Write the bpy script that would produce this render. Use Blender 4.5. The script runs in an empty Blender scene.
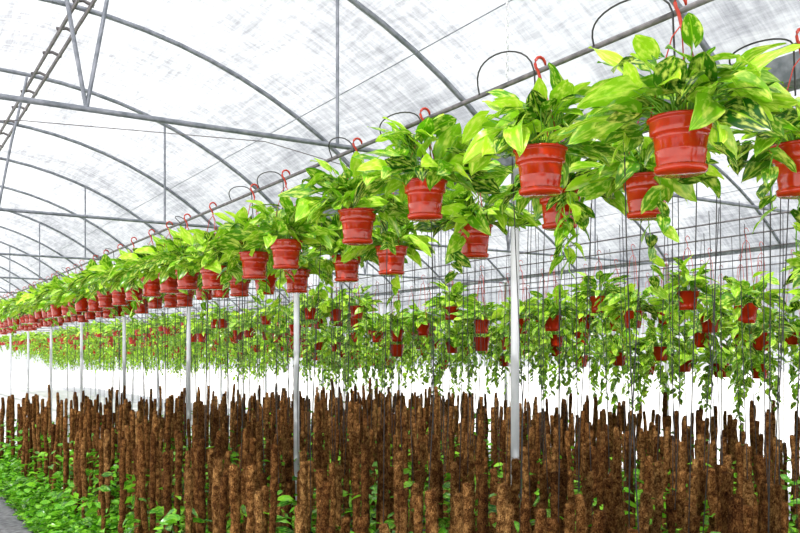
import bpy, math, random
import numpy as np
from mathutils import Vector
random.seed(7); rng=np.random.default_rng(7)
S=bpy.context.scene
try:
    S.view_settings.view_transform='Standard'; S.view_settings.look='None'
except Exception: pass
EYE=1.7
# ------------------------------------------------------------ mesh accumulator
class Acc:
    def __init__(s): s.V=[];s.F=[];s.M=[];s.A=[];s.n=0
    def add(s,V,F,m=0,A=None):
        V=np.asarray(V,float).reshape(-1,3);F=np.asarray(F,int).reshape(-1,4)
        if A is None: A=np.zeros((len(V),3))
        s.V.append(V);s.F.append(F+s.n);s.A.append(A)
        s.M.append(np.full(len(F),m) if np.isscalar(m) else np.asarray(m)); s.n+=len(V)
    def pack(s):
        return np.concatenate(s.V),np.concatenate(s.F),np.concatenate(s.M),np.concatenate(s.A)
    def mesh(s,name,mats,smooth=True):
        V,F,M,A=s.pack()
        me=bpy.data.meshes.new(name)
        me.vertices.add(len(V));me.vertices.foreach_set('co',V.astype(np.float32).ravel())
        me.loops.add(len(F)*4);me.loops.foreach_set('vertex_index',F.astype(np.int32).ravel())
        me.polygons.add(len(F))
        me.polygons.foreach_set('loop_start',(np.arange(len(F))*4).astype(np.int32))
        try: me.polygons.foreach_set('loop_total',np.full(len(F),4,np.int32))
        except Exception: pass
        me.update(calc_edges=True)
        me.polygons.foreach_set('material_index',M.astype(np.int32))
        me.polygons.foreach_set('use_smooth',np.full(len(F),bool(smooth)))
        at=me.attributes.new('lf','FLOAT_VECTOR','POINT')
        at.data.foreach_set('vector',A.astype(np.float32).ravel())
        for m in mats: me.materials.append(m)
        me.update()
        return me
    def obj(s,name,mats,smooth=True,loc=(0,0,0)):
        o=bpy.data.objects.new(name,s.mesh(name,mats,smooth));o.location=loc
        S.collection.objects.link(o);return o
def gridF(nr,nc,wrap=False):
    F=[]
    for i in range(nr-1):
        for j in range(nc if wrap else nc-1):
            k=(j+1)%nc
            F.append((i*nc+j,i*nc+k,(i+1)*nc+k,(i+1)*nc+j))
    return np.array(F)
def tube(acc,P,r,seg=6,m=0,A=None,cap=False):
    P=np.asarray(P,float);n=len(P)
    r=np.full(n,r) if np.isscalar(r) else np.asarray(r,float)
    T=np.gradient(P,axis=0);T/=np.linalg.norm(T,axis=1)[:,None]+1e-9
    ref=np.array([0,0,1.]) if abs(T[:,2]).mean()<.8 else np.array([1.,.13,0])
    U=np.cross(T,ref);U/=np.linalg.norm(U,axis=1)[:,None]+1e-9
    W=np.cross(T,U)
    if cap:
        P=np.vstack([P[:1],P,P[-1:]]);U=np.vstack([U[:1],U,U[-1:]]);W=np.vstack([W[:1],W,W[-1:]])
        r=np.concatenate([[1e-4],r,[1e-4]]);n+=2
    a=np.arange(seg)*2*math.pi/seg
    V=P[:,None,:]+r[:,None,None]*(np.cos(a)[None,:,None]*U[:,None,:]+np.sin(a)[None,:,None]*W[:,None,:])
    acc.add(V.reshape(-1,3),gridF(n,seg,True),m,None if A is None else np.tile(A,(n*seg,1)))
def lathe(acc,prof,seg=24,m=0,c=(0,0,0)):
    a=np.arange(seg)*2*math.pi/seg
    V=np.array([[((r)*math.cos(t)+c[0]),((r)*math.sin(t)+c[1]),z+c[2]] for r,z in prof for t in a])
    acc.add(V.reshape(-1,3),gridF(len(prof),seg,True),m)
def box(acc,a,b,m=0):
    x0,y0,z0=a;x1,y1,z1=b
    V=[(x0,y0,z0),(x1,y0,z0),(x1,y1,z0),(x0,y1,z0),(x0,y0,z1),(x1,y0,z1),(x1,y1,z1),(x0,y1,z1)]
    acc.add(V,[(3,2,1,0),(4,5,6,7),(0,1,5,4),(1,2,6,5),(2,3,7,6),(3,0,4,7)],m)
# ------------------------------------------------------------ materials
def newmat(name):
    m=bpy.data.materials.new(name);m.use_nodes=True;nt=m.node_tree;nt.nodes.clear()
    o=nt.nodes.new('ShaderNodeOutputMaterial');return m,nt,o
def N(nt,t,**k):
    n=nt.nodes.new(t)
    for a,b in k.items():
        if a in n.inputs: n.inputs[a].default_value=b
        else: setattr(n,a,b)
    return n
def ramp(nt,fac,stops):
    r=nt.nodes.new('ShaderNodeValToRGB');e=r.color_ramp.elements
    while len(e)<len(stops): e.new(.5)
    for i,(p,c) in enumerate(stops): e[i].position=p;e[i].color=(*c,1)
    nt.links.new(fac,r.inputs[0]);return r.outputs[0]
def mth(nt,op,x,y):
    k=N(nt,'ShaderNodeMath',operation=op)
    for i,q in enumerate((x,y)):
        if isinstance(q,(int,float)): k.inputs[i].default_value=q
        else: nt.links.new(q,k.inputs[i])
    return k.outputs[0]
def noisemat(name,c1,c2,scale=20,rough=.5,bump=0,detail=4,metal=0,spec=.5,stretch=None,lo=.35,hi=.65,dist=.01):
    m,nt,o=newmat(name);L=nt.links
    tc=N(nt,'ShaderNodeTexCoord');mp=N(nt,'ShaderNodeMapping')
    if stretch: mp.inputs['Scale'].default_value=stretch
    L.new(tc.outputs['Object'],mp.inputs[0])
    no=N(nt,'ShaderNodeTexNoise',Scale=scale,Detail=detail);L.new(mp.outputs[0],no.inputs['Vector'])
    col=ramp(nt,no.outputs['Fac'],[(lo,c1),(hi,c2)])
    b=N(nt,'ShaderNodeBsdfPrincipled');L.new(col,b.inputs['Base Color'])
    b.inputs['Roughness'].default_value=rough;b.inputs['Metallic'].default_value=metal
    b.inputs['Specular IOR Level'].default_value=spec
    if bump:
        bp=N(nt,'ShaderNodeBump',Strength=bump,Distance=dist);L.new(no.outputs['Fac'],bp.inputs['Height']);L.new(bp.outputs[0],b.inputs['Normal'])
    L.new(b.outputs[0],o.inputs[0]);return m
def coirmat():
    m,nt,o=newmat('coir_fibre');L=nt.links
    tc=N(nt,'ShaderNodeTexCoord');at=N(nt,'ShaderNodeAttribute');at.attribute_name='lf'
    sx=N(nt,'ShaderNodeSeparateXYZ');L.new(at.outputs['Vector'],sx.inputs[0])
    mp=N(nt,'ShaderNodeMapping');mp.inputs['Scale'].default_value=(1,1,.55);L.new(tc.outputs['Object'],mp.inputs[0])
    n1=N(nt,'ShaderNodeTexNoise',Scale=230,Detail=5,Roughness=.75,Distortion=1.2);L.new(mp.outputs[0],n1.inputs['Vector'])
    n2=N(nt,'ShaderNodeTexNoise',Scale=34,Detail=3);L.new(tc.outputs['Object'],n2.inputs['Vector'])
    f=mth(nt,'ADD',mth(nt,'MULTIPLY',n1.outputs['Fac'],.72),mth(nt,'MULTIPLY',n2.outputs['Fac'],.28))
    col=ramp(nt,f,[(.42,(.020,.007,.003)),(.51,(.165,.068,.020)),(.60,(.60,.34,.13))])
    tint=ramp(nt,sx.outputs[2],[(0,(.36,.29,.24)),(.5,(.80,.70,.60)),(1,(1.0,1.0,.95))])
    mu=N(nt,'ShaderNodeMixRGB',blend_type='MULTIPLY');mu.inputs[0].default_value=1
    L.new(col,mu.inputs[1]);L.new(tint,mu.inputs[2])
    b=N(nt,'ShaderNodeBsdfPrincipled',Roughness=.95);b.inputs['Specular IOR Level'].default_value=.06
    L.new(mu.outputs[0],b.inputs['Base Color'])
    bp=N(nt,'ShaderNodeBump',Strength=1,Distance=.008);L.new(f,bp.inputs['Height']);L.new(bp.outputs[0],b.inputs['Normal'])
    L.new(b.outputs[0],o.inputs[0]);return m
def leafmat(name,dark,mid,light,cream,var=.5,trans=.35):
    m,nt,o=newmat(name);L=nt.links
    at=N(nt,'ShaderNodeAttribute');at.attribute_name='lf'
    sx=N(nt,'ShaderNodeSeparateXYZ');L.new(at.outputs['Vector'],sx.inputs[0])
    base=ramp(nt,sx.outputs[2],[(0,dark),(.5,mid),(1,light)])
    mp=N(nt,'ShaderNodeCombineXYZ')
    L.new(mth(nt,'MULTIPLY',sx.outputs[0],3.4),mp.inputs[0]);L.new(mth(nt,'MULTIPLY',sx.outputs[1],2.6),mp.inputs[1]);L.new(mth(nt,'MULTIPLY',sx.outputs[2],60.),mp.inputs[2])
    no=N(nt,'ShaderNodeTexNoise',Scale=1.5,Detail=5);L.new(mp.outputs[0],no.inputs['Vector'])
    f=ramp(nt,no.outputs['Fac'],[(.48,(0,0,0)),(.66,(var,var,var))])
    mx=N(nt,'ShaderNodeMixRGB');L.new(f,mx.inputs[0]);L.new(base,mx.inputs[1]);mx.inputs[2].default_value=(*cream,1)
    ab=mth(nt,'ABSOLUTE',mth(nt,'SUBTRACT',sx.outputs[0],.5),0.)
    mr=ramp(nt,ab,[(.008,(.5,.5,.5)),(.04,(0,0,0))])
    mx2=N(nt,'ShaderNodeMixRGB');L.new(mr,mx2.inputs[0]);L.new(mx.outputs[0],mx2.inputs[1]);mx2.inputs[2].default_value=(*light,1)
    b=N(nt,'ShaderNodeBsdfPrincipled',Roughness=.24);L.new(mx2.outputs[0],b.inputs['Base Color'])
    t=N(nt,'ShaderNodeBsdfTranslucent');L.new(mx2.outputs[0],t.inputs[0])
    ms=N(nt,'ShaderNodeMixShader');ms.inputs[0].default_value=trans
    L.new(b.outputs[0],ms.inputs[1]);L.new(t.outputs[0],ms.inputs[2]);L.new(ms.outputs[0],o.inputs[0]);return m
LEAF=leafmat('pothos_leaf',(.012,.09,.004),(.13,.40,.007),(.46,.80,.025),(.84,.95,.17),.8,.28)
FLEAF=leafmat('groundcover_leaf',(.02,.13,.006),(.10,.42,.012),(.30,.74,.03),(.55,.85,.10),.5)
STEM=noisemat('green_stem',(.12,.34,.02),(.22,.46,.04),30,.5)
POT=noisemat('terracotta_plastic',(.40,.017,.004),(.55,.036,.007),10,.12,spec=.5)
HOOK=noisemat('red_hook_plastic',(.36,.02,.01),(.45,.035,.012),14,.35)
SOIL=noisemat('potting_soil',(.02,.012,.008),(.07,.04,.025),80,.95,.8)
METAL=noisemat('galvanised_steel',(.13,.145,.17),(.25,.26,.30),25,.45,metal=.3)
DARKM=noisemat('weathered_pipe',(.07,.065,.07),(.15,.135,.14),25,.5)
POSTM=noisemat('post_paint',(.5,.51,.54),(.68,.69,.72),12,.5,stretch=(1,1,.2))
BLACK=noisemat('black_tubing',(.012,.012,.012),(.03,.028,.028),25,.5)
BPOT=noisemat('black_nursery_pot',(.012,.012,.012),(.03,.03,.03),25,.5)
COIR=coirmat()
GROUND=noisemat('pale_ground_sheet',(.62,.62,.62),(.82,.82,.82),3,.9,.2)
BED=noisemat('bed_soil',(.012,.009,.005),(.04,.03,.014),25,.95,.6)
PATH=noisemat('concrete_path',(.10,.10,.11),(.22,.22,.23),18,.9,.4,detail=8)
def filmmat(name,tr,lo,hi):
    m,nt,o=newmat(name);L=nt.links
    tc=N(nt,'ShaderNodeTexCoord')
    def nz(scale,st,rot,det,rg,dis):
        mp=N(nt,'ShaderNodeMapping');mp.inputs['Scale'].default_value=st;mp.inputs['Rotation'].default_value=(0,0,rot)
        L.new(tc.outputs['Object'],mp.inputs[0])
        no=N(nt,'ShaderNodeTexNoise',Scale=scale,Detail=det,Roughness=rg,Distortion=dis);L.new(mp.outputs[0],no.inputs['Vector']);return no.outputs['Fac']
    a=nz(1.1,(1,.5,1),.3,7,.62,.8)
    b=nz(24,(1,.10,1),.10,4,.75,.4)
    c=nz(24,(.10,1,.10),-.08,4,.75,.4)
    bc=mth(nt,'ADD',mth(nt,'MULTIPLY',b,.5),mth(nt,'MULTIPLY',c,.5))
    tot=mth(nt,'ADD',mth(nt,'MULTIPLY',a,.4),mth(nt,'MULTIPLY',bc,.6))
    col=ramp(nt,tot,[(.40,lo),(.58,hi)])
    t=N(nt,'ShaderNodeBsdfTranslucent');L.new(col,t.inputs[0])
    d=N(nt,'ShaderNodeBsdfDiffuse');L.new(col,d.inputs[0])
    m1=N(nt,'ShaderNodeMixShader');m1.inputs[0].default_value=.3;L.new(t.outputs[0],m1.inputs[1]);L.new(d.outputs[0],m1.inputs[2])
    tp=N(nt,'ShaderNodeBsdfTransparent');L.new(col,tp.inputs[0])
    m2=N(nt,'ShaderNodeMixShader');m2.inputs[0].default_value=tr;L.new(m1.outputs[0],m2.inputs[1]);L.new(tp.outputs[0],m2.inputs[2])
    L.new(m2.outputs[0],o.inputs[0]);return m
FILM=filmmat('greenhouse_film',.44,(.34,.35,.385),(.79,.81,.85))
WFILM=filmmat('wall_film',.6,(.9,.9,.92),(.99,.99,.99))
# ------------------------------------------------------------ shell
Y0,Y1=-3.0,46.0
def zr(dx,R=3.4,off=0): return EYE+2.1-R+math.sqrt((R+off)**2-dx*dx)
def roof(name,xc):
    acc=Acc();xs=np.linspace(-2.4,2.4,33);ys=np.arange(Y0-.14,Y1+.3,.125)
    V=[]
    for y in ys:
        k=math.sin(math.pi*((y-3.86)/1.5))**2
        for x in xs:
            w=.012*math.sin(x*5+y*2.3)+.008*math.sin(x*11-y*3.1)
            V.append((xc+x,y,zr(x,off=.03-.03*k)+w*k))
    acc.add(V,gridF(len(ys),len(xs)));return acc.obj(name,[FILM])
roof('ceiling',.8);roof('ceiling',5.6)
def ribs(name,xc):
    acc=Acc();a=math.asin(2.4/3.4)
    y=3.86-1.5*4
    i=-4
    while y<Y1:
        th=np.linspace(-a,a,25)
        P=[(xc+3.4*math.sin(t),y,EYE+2.1-3.4+3.4*math.cos(t)) for t in th]
        tube(acc,P,.0155,6)
        if i%2==0:
            zt=EYE+1.07
            tube(acc,[(xc-2.4,y,zt),(xc,y,zt),(xc+2.4,y,zt)],.013,6)
            for sx in (-1.23,1.23):
                tube(acc,[(xc+sx,y,zt),(xc+sx,y,zr(sx))],.009,5)
            tube(acc,[(xc,y,zt),(xc+.09,y,(zt+zr(.25))/2),(xc+.2,y,zr(.2))],.010,5)
            tube(acc,[(xc,y,zt),(xc-.09,y,(zt+zr(.25))/2),(xc-.2,y,zr(.2))],.010,5)
        y+=1.5;i+=1
    return acc.obj(name,[METAL])
ribs('greenhouse_arch_frame',.8);ribs('greenhouse_arch_frame',5.6)
acc=Acc()
for xc in (.8,5.6):
    for dx in (-1.7,1.7):
        tube(acc,[(xc+dx,Y0,zr(dx)-.015),(xc+dx,20,zr(dx)-.015),(xc+dx,Y1,zr(dx)-.015)],.003,5)
acc.obj('roof_purlins',[METAL])
acc=Acc()
tube(acc,[(-1.4,6.5,2.9),(.8,5.9,3.2),(2.2,5.2,3.1),(3.0,4.8,2.85)],.003,4)
acc.obj('bracing_wire',[DARKM])
acc=Acc()
for dx in (.22,.30):
    tube(acc,[(.8+dx,Y0,zr(dx)-.04),(.8+dx,20,zr(dx)-.04),(.8+dx,Y1,zr(dx)-.04)],.013,6)
y=Y0+.2
while y<Y1-.2:
    tube(acc,[(1.0,y,zr(.22)-.035),(1.06,y,zr(.22)-.02),(1.12,y,zr(.3)-.035)],.012,5);y+=.5
acc.obj('ridge_curtain_rail',[DARKM])
for gx in (3.2,8.0,-1.6):
    acc=Acc();z=EYE+1.10;q=.09 if gx!=8.0 else .03
    pr=[(-q,q+.01),(-q+.005,q+.01),(-q*.6,.01),(q*.6,.01),(q-.005,q+.01),(q,q+.01),(q*.7,0),(-q*.7,0)]
    V=[(gx+p[0],yy,z+p[1]) for yy in (Y0,Y1) for p in pr]
    acc.add(V,gridF(2,len(pr),True));acc.obj('roof_gutter',[METAL],False)
for gx in (3.2,8.0,-1.6):
    y=3.86-3*2
    while y<Y1:
        acc=Acc()
        lathe(acc,[(.001,0),(.06,0),(.06,.012),(.026,.014),(.025,.5),(.025,2.0),(.025,EYE+1.06),(.045,EYE+1.065),(.045,EYE+1.1),(.001,EYE+1.1)],12)
        acc.obj('support_post',[POSTM],True,(gx,y,0));y+=3.0
acc=Acc();zs=1.95
acc.add([(8.12,Y0,0),(8.12,Y1,0),(8.12,Y1,zs),(8.12,Y0,zs)],[(0,1,2,3)],0)
acc.add([(8.12,Y0,zs),(8.12,Y1,zs),(8.12,Y1,EYE+1.2),(8.12,Y0,EYE+1.2)],[(0,1,2,3)],1)
acc.obj('wall_right',[WFILM,FILM],False)
acc=Acc();V=[]
xs=np.linspace(-1.6,8.0,61)
for x in xs: V.append((x,Y1+.05,0))
for x in xs:
    xc=.8 if x<3.2 else 5.6
    V.append((x,Y1+.05,zr(x-xc)))
acc.add(V,gridF(2,61));acc.obj('wall_back',[WFILM],False)
acc=Acc();acc.add([(-60,-40,-.02),(80,-40,-.02),(80,100,-.02),(-60,100,-.02)],[(0,1,2,3)]);acc.obj('floor',[GROUND],False)
acc=Acc();box(acc,(1.38,-1,-.015),(7.95,13.9,.02));acc.obj('planting_bed',[BED],False)
acc=Acc();box(acc,(-1.3,-2.9,-.015),(1.33,40,.012));acc.obj('path',[PATH],False)
# ------------------------------------------------------------ leaves & pots
def leafgrid(L,W,nl,nw,curl,fold,ph):
    s=np.linspace(0,1,nl);v=np.linspace(-1,1,nw)
    w=W*1.5*(s+.002)**.38*(1-s+.0003)**.80
    SS,VV=np.meshgrid(s,v,indexing='ij')
    Wd=np.repeat(w[:,None],nw,1)
    X=L*SS-.24*L*np.abs(VV)*(1-SS)**3
    Y=VV*Wd
    Z=-curl*L*SS**2+fold*np.abs(Y)+.035*L*np.sin(SS*9+ph)*VV**2*np.sign(VV)
    P=np.stack([X,Y,Z],-1).reshape(-1,3)
    A=np.stack([VV*.5+.5,SS,np.zeros_like(SS)],-1).reshape(-1,3)
    return P,A
def addleaf(acc,p,d,up,L,W,nl,nw,m,tint,curl=None,fold=None):
    d=np.array(d,float);d/=np.linalg.norm(d);up=np.array(up,float)
    sd=np.cross(up,d);sd/=np.linalg.norm(sd)+1e-9;u=np.cross(d,sd)
    r=random.uniform(-.9,.9);sd,u=sd*math.cos(r)+u*math.sin(r),u*math.cos(r)-sd*math.sin(r)
    P,A=leafgrid(L,W,nl,nw,random.uniform(.05,.5) if curl is None else curl,random.uniform(.05,.4) if fold is None else fold,random.uniform(0,6))
    A[:,2]=tint
    V=np.array(p)+P[:,:1]*d+P[:,1:2]*sd+P[:,2:]*u
    acc.add(V,gridF(nl,nw),m,A)
def vine(acc,p,ln,lod,m=3,out=(0,0),dens=.042):
    n=max(3,int(ln/dens));P=[np.array(p,float)]
    ph=random.uniform(0,6)
    for i in range(n):
        P.append(P[-1]+np.array([.012*math.sin(ph+i*.8)+out[0]*.03*math.exp(-i*.5),.012*math.cos(ph+i*.6)+out[1]*.03*math.exp(-i*.5),-ln/n]))
    tube(acc,P,.0025 if lod==0 else .003,4 if lod==0 else 3,m)
    for i,q in enumerate(P[1:]):
        a=random.uniform(0,6.283)
        d=(math.cos(a),math.sin(a),-.7)
        L=random.uniform(.07,.12)*(1-.3*i/n)
        addleaf(acc,q,d,(0,0,1),L,L*.46,7 if lod==0 else 4,5 if lod==0 else 3,0,random.random())
def plant(acc,D,lod=0,nleaf=58,trail=0,size=1.,c=(0,0,0),vl=(.15,.42),low=.22):
    """origin at rim-top centre. mats:0 leaf 1 pot 2 hook 3 stem 4 soil"""
    sub=Acc();seg=(36,16,10)[lod]
    if lod==0:
        prof=[(.001,-.150),(.058,-.150),(.064,-.147),(.066,-.140),(.069,-.120),(.0715,-.098),(.0730,-.096),(.0730,-.092),(.0722,-.090),(.0755,-.060),(.0765,-.050),(.0835,-.048),(.0860,-.044),(.0868,-.028),(.0878,-.012),(.0885,-.009),(.0935,-.007),(.0955,-.003),(.0945,.001),(.086,.001),(.083,-.006),(.081,-.02)]
    else: prof=[(.001,-.15),(.064,-.15),(.069,-.12),(.077,-.05),(.085,-.044),(.088,-.008),(.095,-.003),(.084,-.002),(.08,-.02)]
    lathe(sub,prof,seg,1)
    if lod==0:
        lathe(sub,[(.001,-.156),(.066,-.156),(.073,-.152),(.0755,-.138),(.0735,-.137),(.069,-.148),(.001,-.149)],seg,1)
    lathe(sub,[(.082,-.018),(.05,-.012),(.001,-.01)],seg,4)
    top=D-.045
    if lod<2:
        for k in range(3):
            a=k*2.094+.5
            tube(sub,[(.088*math.cos(a),.088*math.sin(a),-.004),(.07*math.cos(a),.07*math.sin(a),.08),(.025*math.cos(a),.025*math.sin(a),top-.03),(.003*math.cos(a),.003*math.sin(a),top)],.0022,5,2)
    else: tube(sub,[(0,0,0),(0,0,top)],.002,3,2)
    H=[(0,0,top-.01),(0,0,top+.015)]
    for i in range(9):
        t=math.pi*(-.35+1.35*i/8)
        H.append((-.024*math.cos(t),0,D+.02+.026*math.sin(t)))
    if lod==0: tube(sub,[(x,0,z) for x,y,z in H],[.006]*2+[.0055]*8+[.003],6,2,cap=True)
    elif lod==1: tube(sub,[(x,0,z) for x,y,z in H],.003,4,2)
    nl,nw=((9,5),(6,3),(4,3))[lod]
    for i in range(nleaf):
        a=random.uniform(0,6.283);k=random.random()
        rr=random.uniform(.02,.065)
        b=np.array([rr*math.cos(a),rr*math.sin(a),-.01])
        el=math.radians(random.choice([random.uniform(12,40),random.uniform(30,80),random.uniform(50,88)]))
        ln=random.uniform(.04,.20)*size
        if k<low: el=math.radians(random.uniform(-6,25));ln=random.uniform(.09,.16)*size
        h=np.array([math.cos(a),math.sin(a),0])
        e=b+h*ln*math.cos(el)+np.array([0,0,ln*math.sin(el)])
        if e[2]<.02 : e[:2]+=h[:2]*.02;e[2]+=.01
        mid=(b+e)/2+np.array([0,0,.2*ln])*(1 if k<.5 else .4)
        tube(sub,[b,mid,e],.0022 if lod==0 else .003,4 if lod==0 else 3,3)
        a2=a+random.uniform(-.9,.9)
        dz=random.uniform(-.65,.45) if el<.9 else random.uniform(-.3,1.5)
        d=(math.cos(a2),math.sin(a2),dz)
        L=random.uniform(.075,.145)*size
        addleaf(sub,e,d,(0,0,1),L,L*random.uniform(.36,.47),nl,nw,0,min(1,max(0,random.gauss(.54,.35))))
    for i in range(trail):
        a=random.uniform(0,6.283)
        vine(sub,(.095*math.cos(a),.095*math.sin(a),.01),random.uniform(*vl),lod,3,(math.cos(a),math.sin(a)))
    V,F,M,A=sub.pack()
    t=random.uniform(0,6.28);Vn=V.copy()
    if lod==2:
        Vn[:,0]=V[:,0]*math.cos(t)-V[:,1]*math.sin(t);Vn[:,1]=V[:,0]*math.sin(t)+V[:,1]*math.cos(t)
    acc.add(Vn+np.array(c),F,M,A)
PM=[LEAF,POT,HOOK,STEM,SOIL]
ZP=EYE+.985
def put(me,x,y,z):
    o=bpy.data.objects.new('hanging_pothos_plant',me);o.location=(x,y,z);S.collection.objects.link(o)
row1=[(1.64,.31),(2.24,.275),(2.96,.262),(3.54,.30),(4.36,.35),(4.82,.37),(5.55,.385)]
row2=[(1.61,.325),(2.24,.31),(2.72,.29),(3.33,.355),(4.1,.375),(4.63,.375),(5.35,.40)]
for x,row in ((1.97,row1),(2.5,row2)):
    for y,D in row:
        tr=random.choice([0,1,1]) if x<2 else random.choice([1,2,3])
        vl=(.12,.24) if x<2 else (.2,.45)
        acc=Acc();plant(acc,D,0,94,tr,random.uniform(1.03,1.14),vl=vl,low=.25)
        put(acc.mesh('pothos_in_pot',PM),x,y,ZP-D)
var=[]
for i in range(7):
    D=.35+.015*(i%3)
    acc=Acc();plant(acc,D,0 if i<4 else 1,84,random.choice([0,0,1]),random.uniform(1.12,1.25),low=.12);var.append((acc.mesh('pothos_in_pot',PM),D))
for x,ys in ((1.97,6.1),(2.5,5.95)):
    y=ys
    while y<21:
        me,D=random.choice(var);put(me,x+random.uniform(-.02,.02),y,ZP-D);y+=random.uniform(.42,.56)
pipes=[(1.97,ZP),(2.5,ZP)]
for x,zr_,y0,trl in ((4.9,EYE+.58,2.6,2),(5.55,EYE+.52,2.8,4),(6.3,EYE+.38,3.3,6),(7.0,EYE+.24,3.6,8),(7.6,EYE+.12,3.8,9)):
    acc=Acc();y=y0;zp=EYE+.9
    while y<44:
        d=math.hypot(x,y);lod=1 if d<12 else 2
        drop=random.choice([0,0,-.17]);z=zr_+random.uniform(-.04,.05)+drop
        if not(x<5 and y<8.5):
            cc=(x+random.uniform(-.05,.05),y,z)
            plant(acc,zp-z,lod,60 if lod==1 else 44,random.randint(trl//2,trl),random.uniform(1.0,1.2),c=cc,vl=(.15,.3+.045*trl),low=.12)
            if x<6 and random.random()<.3 and lod==1:
                lathe(acc,[(.001,-.335),(.064,-.335),(.077,-.235),(.085,-.229),(.088,-.19),(.095,-.185),(.08,-.185)],16,1,cc)
                for k in range(9):
                    a=k*.7;addleaf(acc,(cc[0]+.08*math.cos(a),cc[1]+.08*math.sin(a),cc[2]-.175),(math.cos(a),math.sin(a),.2),(0,0,1),.09,.04,5,3,0,random.random())
        y+=random.uniform(.44,.62) if d<25 else random.uniform(.5,.8)
    acc.obj('hanging_pothos_row',PM)
    pipes.append((x,zp))
for x,z in pipes:
    acc=Acc();tube(acc,[(x,Y0+.1,z),(x,20,z),(x,Y1-.1,z)],.0095 if x<3 else .006,8,cap=True);acc.obj('hanging_rail_pipe',[DARKM])
# drip tubing loops
acc=Acc()
for x,row in ((1.97,row1+[(6.1+.54*k,.38) for k in range(12)]),(2.5,row2[::3])):
    for y,D in row:
        if y>5 and random.random()<.6: continue
        P=[];w=random.uniform(.10,.18);h=random.uniform(.03,.10)
        if y>5:w*=.6;h*=.5
        for i in range(15):
            t=math.pi*i/14
            P.append((x-.01-.05*math.sin(t),y+.02+w-w*math.cos(t),ZP+.0+h*math.sin(t)**.7))
        P=[(x,y+.02,ZP-.16)]+P
        tube(acc,P,.0032,5)
for x,z in pipes[:2]:
    tube(acc,[(x+.03,Y0+.2,z+.012),(x+.03,15,z+.012),(x+.03,Y1-.2,z+.012)],.005,5)
acc.obj('drip_irrigation_tubing',[BLACK])
acc=Acc();y=2.42
z=ZP+.02;k=0
while z<zr(1.97-.8)-.02:
    P=[(1.97+.006*math.cos(t)*(k%2),y+.006*math.cos(t)*(1-k%2),z+.013*math.sin(t)) for t in np.linspace(0,6.283,9)]
    tube(acc,P,.0018,4);z+=.0205;k+=1
acc.obj('hanging_chain',[POSTM])
# ------------------------------------------------------------ moss poles
def polet(seg,rings,fib):
    a=Acc();H=1.05
    V=[];ph=random.uniform(0,6)
    zz=np.linspace(.12,H,rings)
    for i,z in enumerate(zz):
        ox=.004*math.sin(z*15+ph);oy=.004*math.cos(z*13+ph)
        for j in range(seg):
            t=j*6.283/seg
            r=.0235*(1+.09*math.sin(z*31+ph+t*1)+.05*math.sin(z*75+ph*3)+random.uniform(-.15,.15))
            if i==rings-1:r*=.8
            V.append((r*math.cos(t)+ox,r*math.sin(t)+oy,z))
    for j in range(seg):V.append((.002*math.cos(j),.002*math.sin(j),H+.006))
    a.add(V,gridF(rings+1,seg,True),0)
    for k in range(fib):
        t=random.uniform(0,6.28);z=random.uniform(.4,H);r=.021
        if k%6==0:z=H;r=random.uniform(0,.02)
        p=np.array([r*math.cos(t),r*math.sin(t),z])
        q=p+np.array([math.cos(t+random.uniform(-1,1))*.017,math.sin(t+random.uniform(-1,1))*.017,random.uniform(-.018,.018)])
        w=np.array([0,0,.0010]) if k%6 else np.array([.0010,0,0])
        a.add([p-w,p+w,q+w*.3,q-w*.3],[(0,1,2,3)],0)
    sg=10 if rings>20 else 7
    lathe(a,[(.05,0),(.065,.14),(.07,.14),(.07,.16),(.06,.16),(.02,.145)],sg,1)
    return a.pack()
hi=[polet(12,52,380) for _ in range(6)];lo=[polet(7,16,40) for _ in range(6)]
accN=Acc();polepos=[]
x=1.58;ri=0
while x<7.85:
    y=.9+(ri%2)*.14
    while y<13.6:
        px=x+random.uniform(-.07,.07);py=y+random.uniform(-.08,.08)
        if random.random()<.95:
            d=math.hypot(px,py)
            V,F,M,A=random.choice(hi if d<6.3 else lo)
            V=V.copy();A=A.copy();A[:,2]=random.random();hs=random.gauss(.98,.09)
            V[:,2]*=hs
            t=random.uniform(0,6.28);c,s=math.cos(t),math.sin(t);wd=random.uniform(.76,1.12)
            X=(V[:,0]*c-V[:,1]*s)*wd;Yv=(V[:,0]*s+V[:,1]*c)*wd
            k=V[:,2]
            V=np.stack([X+random.gauss(0,.028)*k+px,Yv+random.gauss(0,.028)*k+py,V[:,2]+.02],-1)
            accN.add(V,F,M,A);polepos.append((px,py,hs))
        y+=.25
    x+=.25;ri+=1
accN.obj('moss_pole_field',[COIR,BPOT])
acc=Acc()
for px,py,hs in polepos:
    d=math.hypot(px,py)
    edge=px<2.3
    n=30 if edge else (24 if d<7 else 12)
    lush=random.random()<.25
    for i in range(n):
        a=random.uniform(0,6.28);r=random.uniform(.03,.13)
        hgt=random.uniform(.12,.5) if edge else abs(random.gauss(.12,.26))+.15
        if lush: hgt=random.uniform(.2,.8)
        hgt=min(hgt,.85)
        dn=(math.cos(a),math.sin(a),random.uniform(-.4,.5))
        L=random.uniform(.05,.10)
        addleaf(acc,(px+r*math.cos(a),py+r*math.sin(a),hgt),dn,(0,0,1),L,L*.44,6 if d<6 else 4,3,0,random.random()**1.2)
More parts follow.
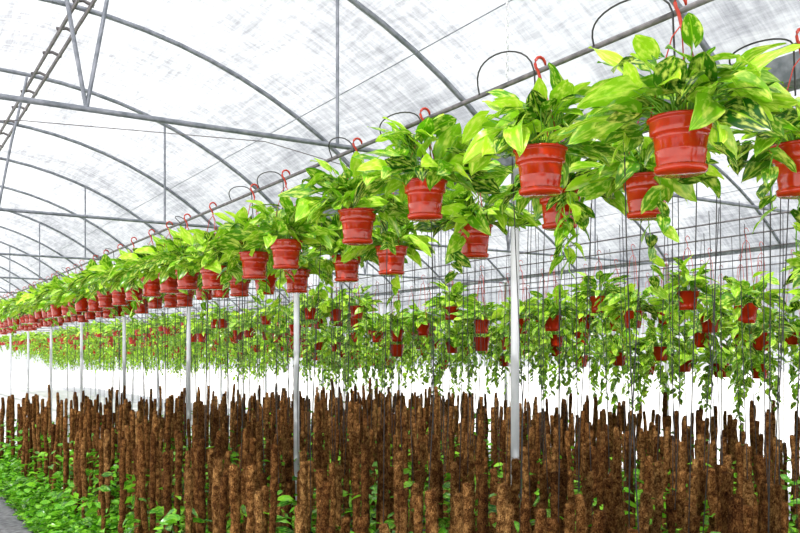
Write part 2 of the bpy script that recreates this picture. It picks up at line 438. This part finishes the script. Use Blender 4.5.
for i in range(14000):
    y=random.uniform(.5,13.8);x=1.32+abs(random.gauss(0,.22))
    a=random.uniform(0,6.28);L=random.uniform(.05,.09)
    addleaf(acc,(x,y,random.uniform(.02,.16+.25*min(1,(x-1.3)*3))),(math.cos(a),math.sin(a),random.uniform(-.1,.7)),(0,0,1),L,L*.46,4,3,0,random.random()**1.1)
acc.obj('pothos_groundcover',[FLEAF])
# hanging drip lines to the poles
acc=Acc()
for x,y0,y1,st in ((2.25,2.2,12,.5),(2.9,2.0,13,.30),(3.35,2.3,13,.28),(3.9,2.2,13,.26),(4.6,2.6,13.2,.26),(5.4,3,13.2,.3),(6.2,3.2,13.2,.4)):
    y=y0
    while y<y1:
        xx=x+random.uniform(-.12,.12);yy=y+random.uniform(-.1,.1);b=random.uniform(-.06,.06);c=random.uniform(-.07,.07)
        zt=EYE+random.uniform(.85,1.05);zb=random.uniform(.5,1.0)
        tube(acc,[(xx,yy,zt),(xx+b*.5,yy+c*.4,zt*.66+zb*.33),(xx+b,yy+c,zt*.33+zb*.66),(xx+b*.6,yy+c*1.6,zb)],.0028,4)
        y+=st*random.uniform(.6,1.4)
acc.obj('hanging_drip_lines',[BLACK])
# ------------------------------------------------------------ light
w=bpy.data.worlds.new('overcast_sky');S.world=w;w.use_nodes=True
bg=w.node_tree.nodes['Background'];bg.inputs[0].default_value=(.92,.96,1,1);bg.inputs[1].default_value=.95
sd=bpy.data.lights.new('sun','SUN');sd.energy=12.5;sd.angle=math.radians(1.2);sd.color=(1,.96,.88)
so=bpy.data.objects.new('sun',sd);S.collection.objects.link(so)
so.rotation_euler=Vector((.55,.50,-.95)).to_track_quat('-Z','Y').to_euler()
# ------------------------------------------------------------ camera
cd=bpy.data.cameras.new('camera');cd.lens=38.25;cd.sensor_width=36;cd.shift_y=.1106;cd.clip_start=.05
co=bpy.data.objects.new('camera',cd);co.location=(0,0,EYE);co.rotation_euler=(math.radians(90),0,-math.radians(31.95))
S.collection.objects.link(co);S.camera=co
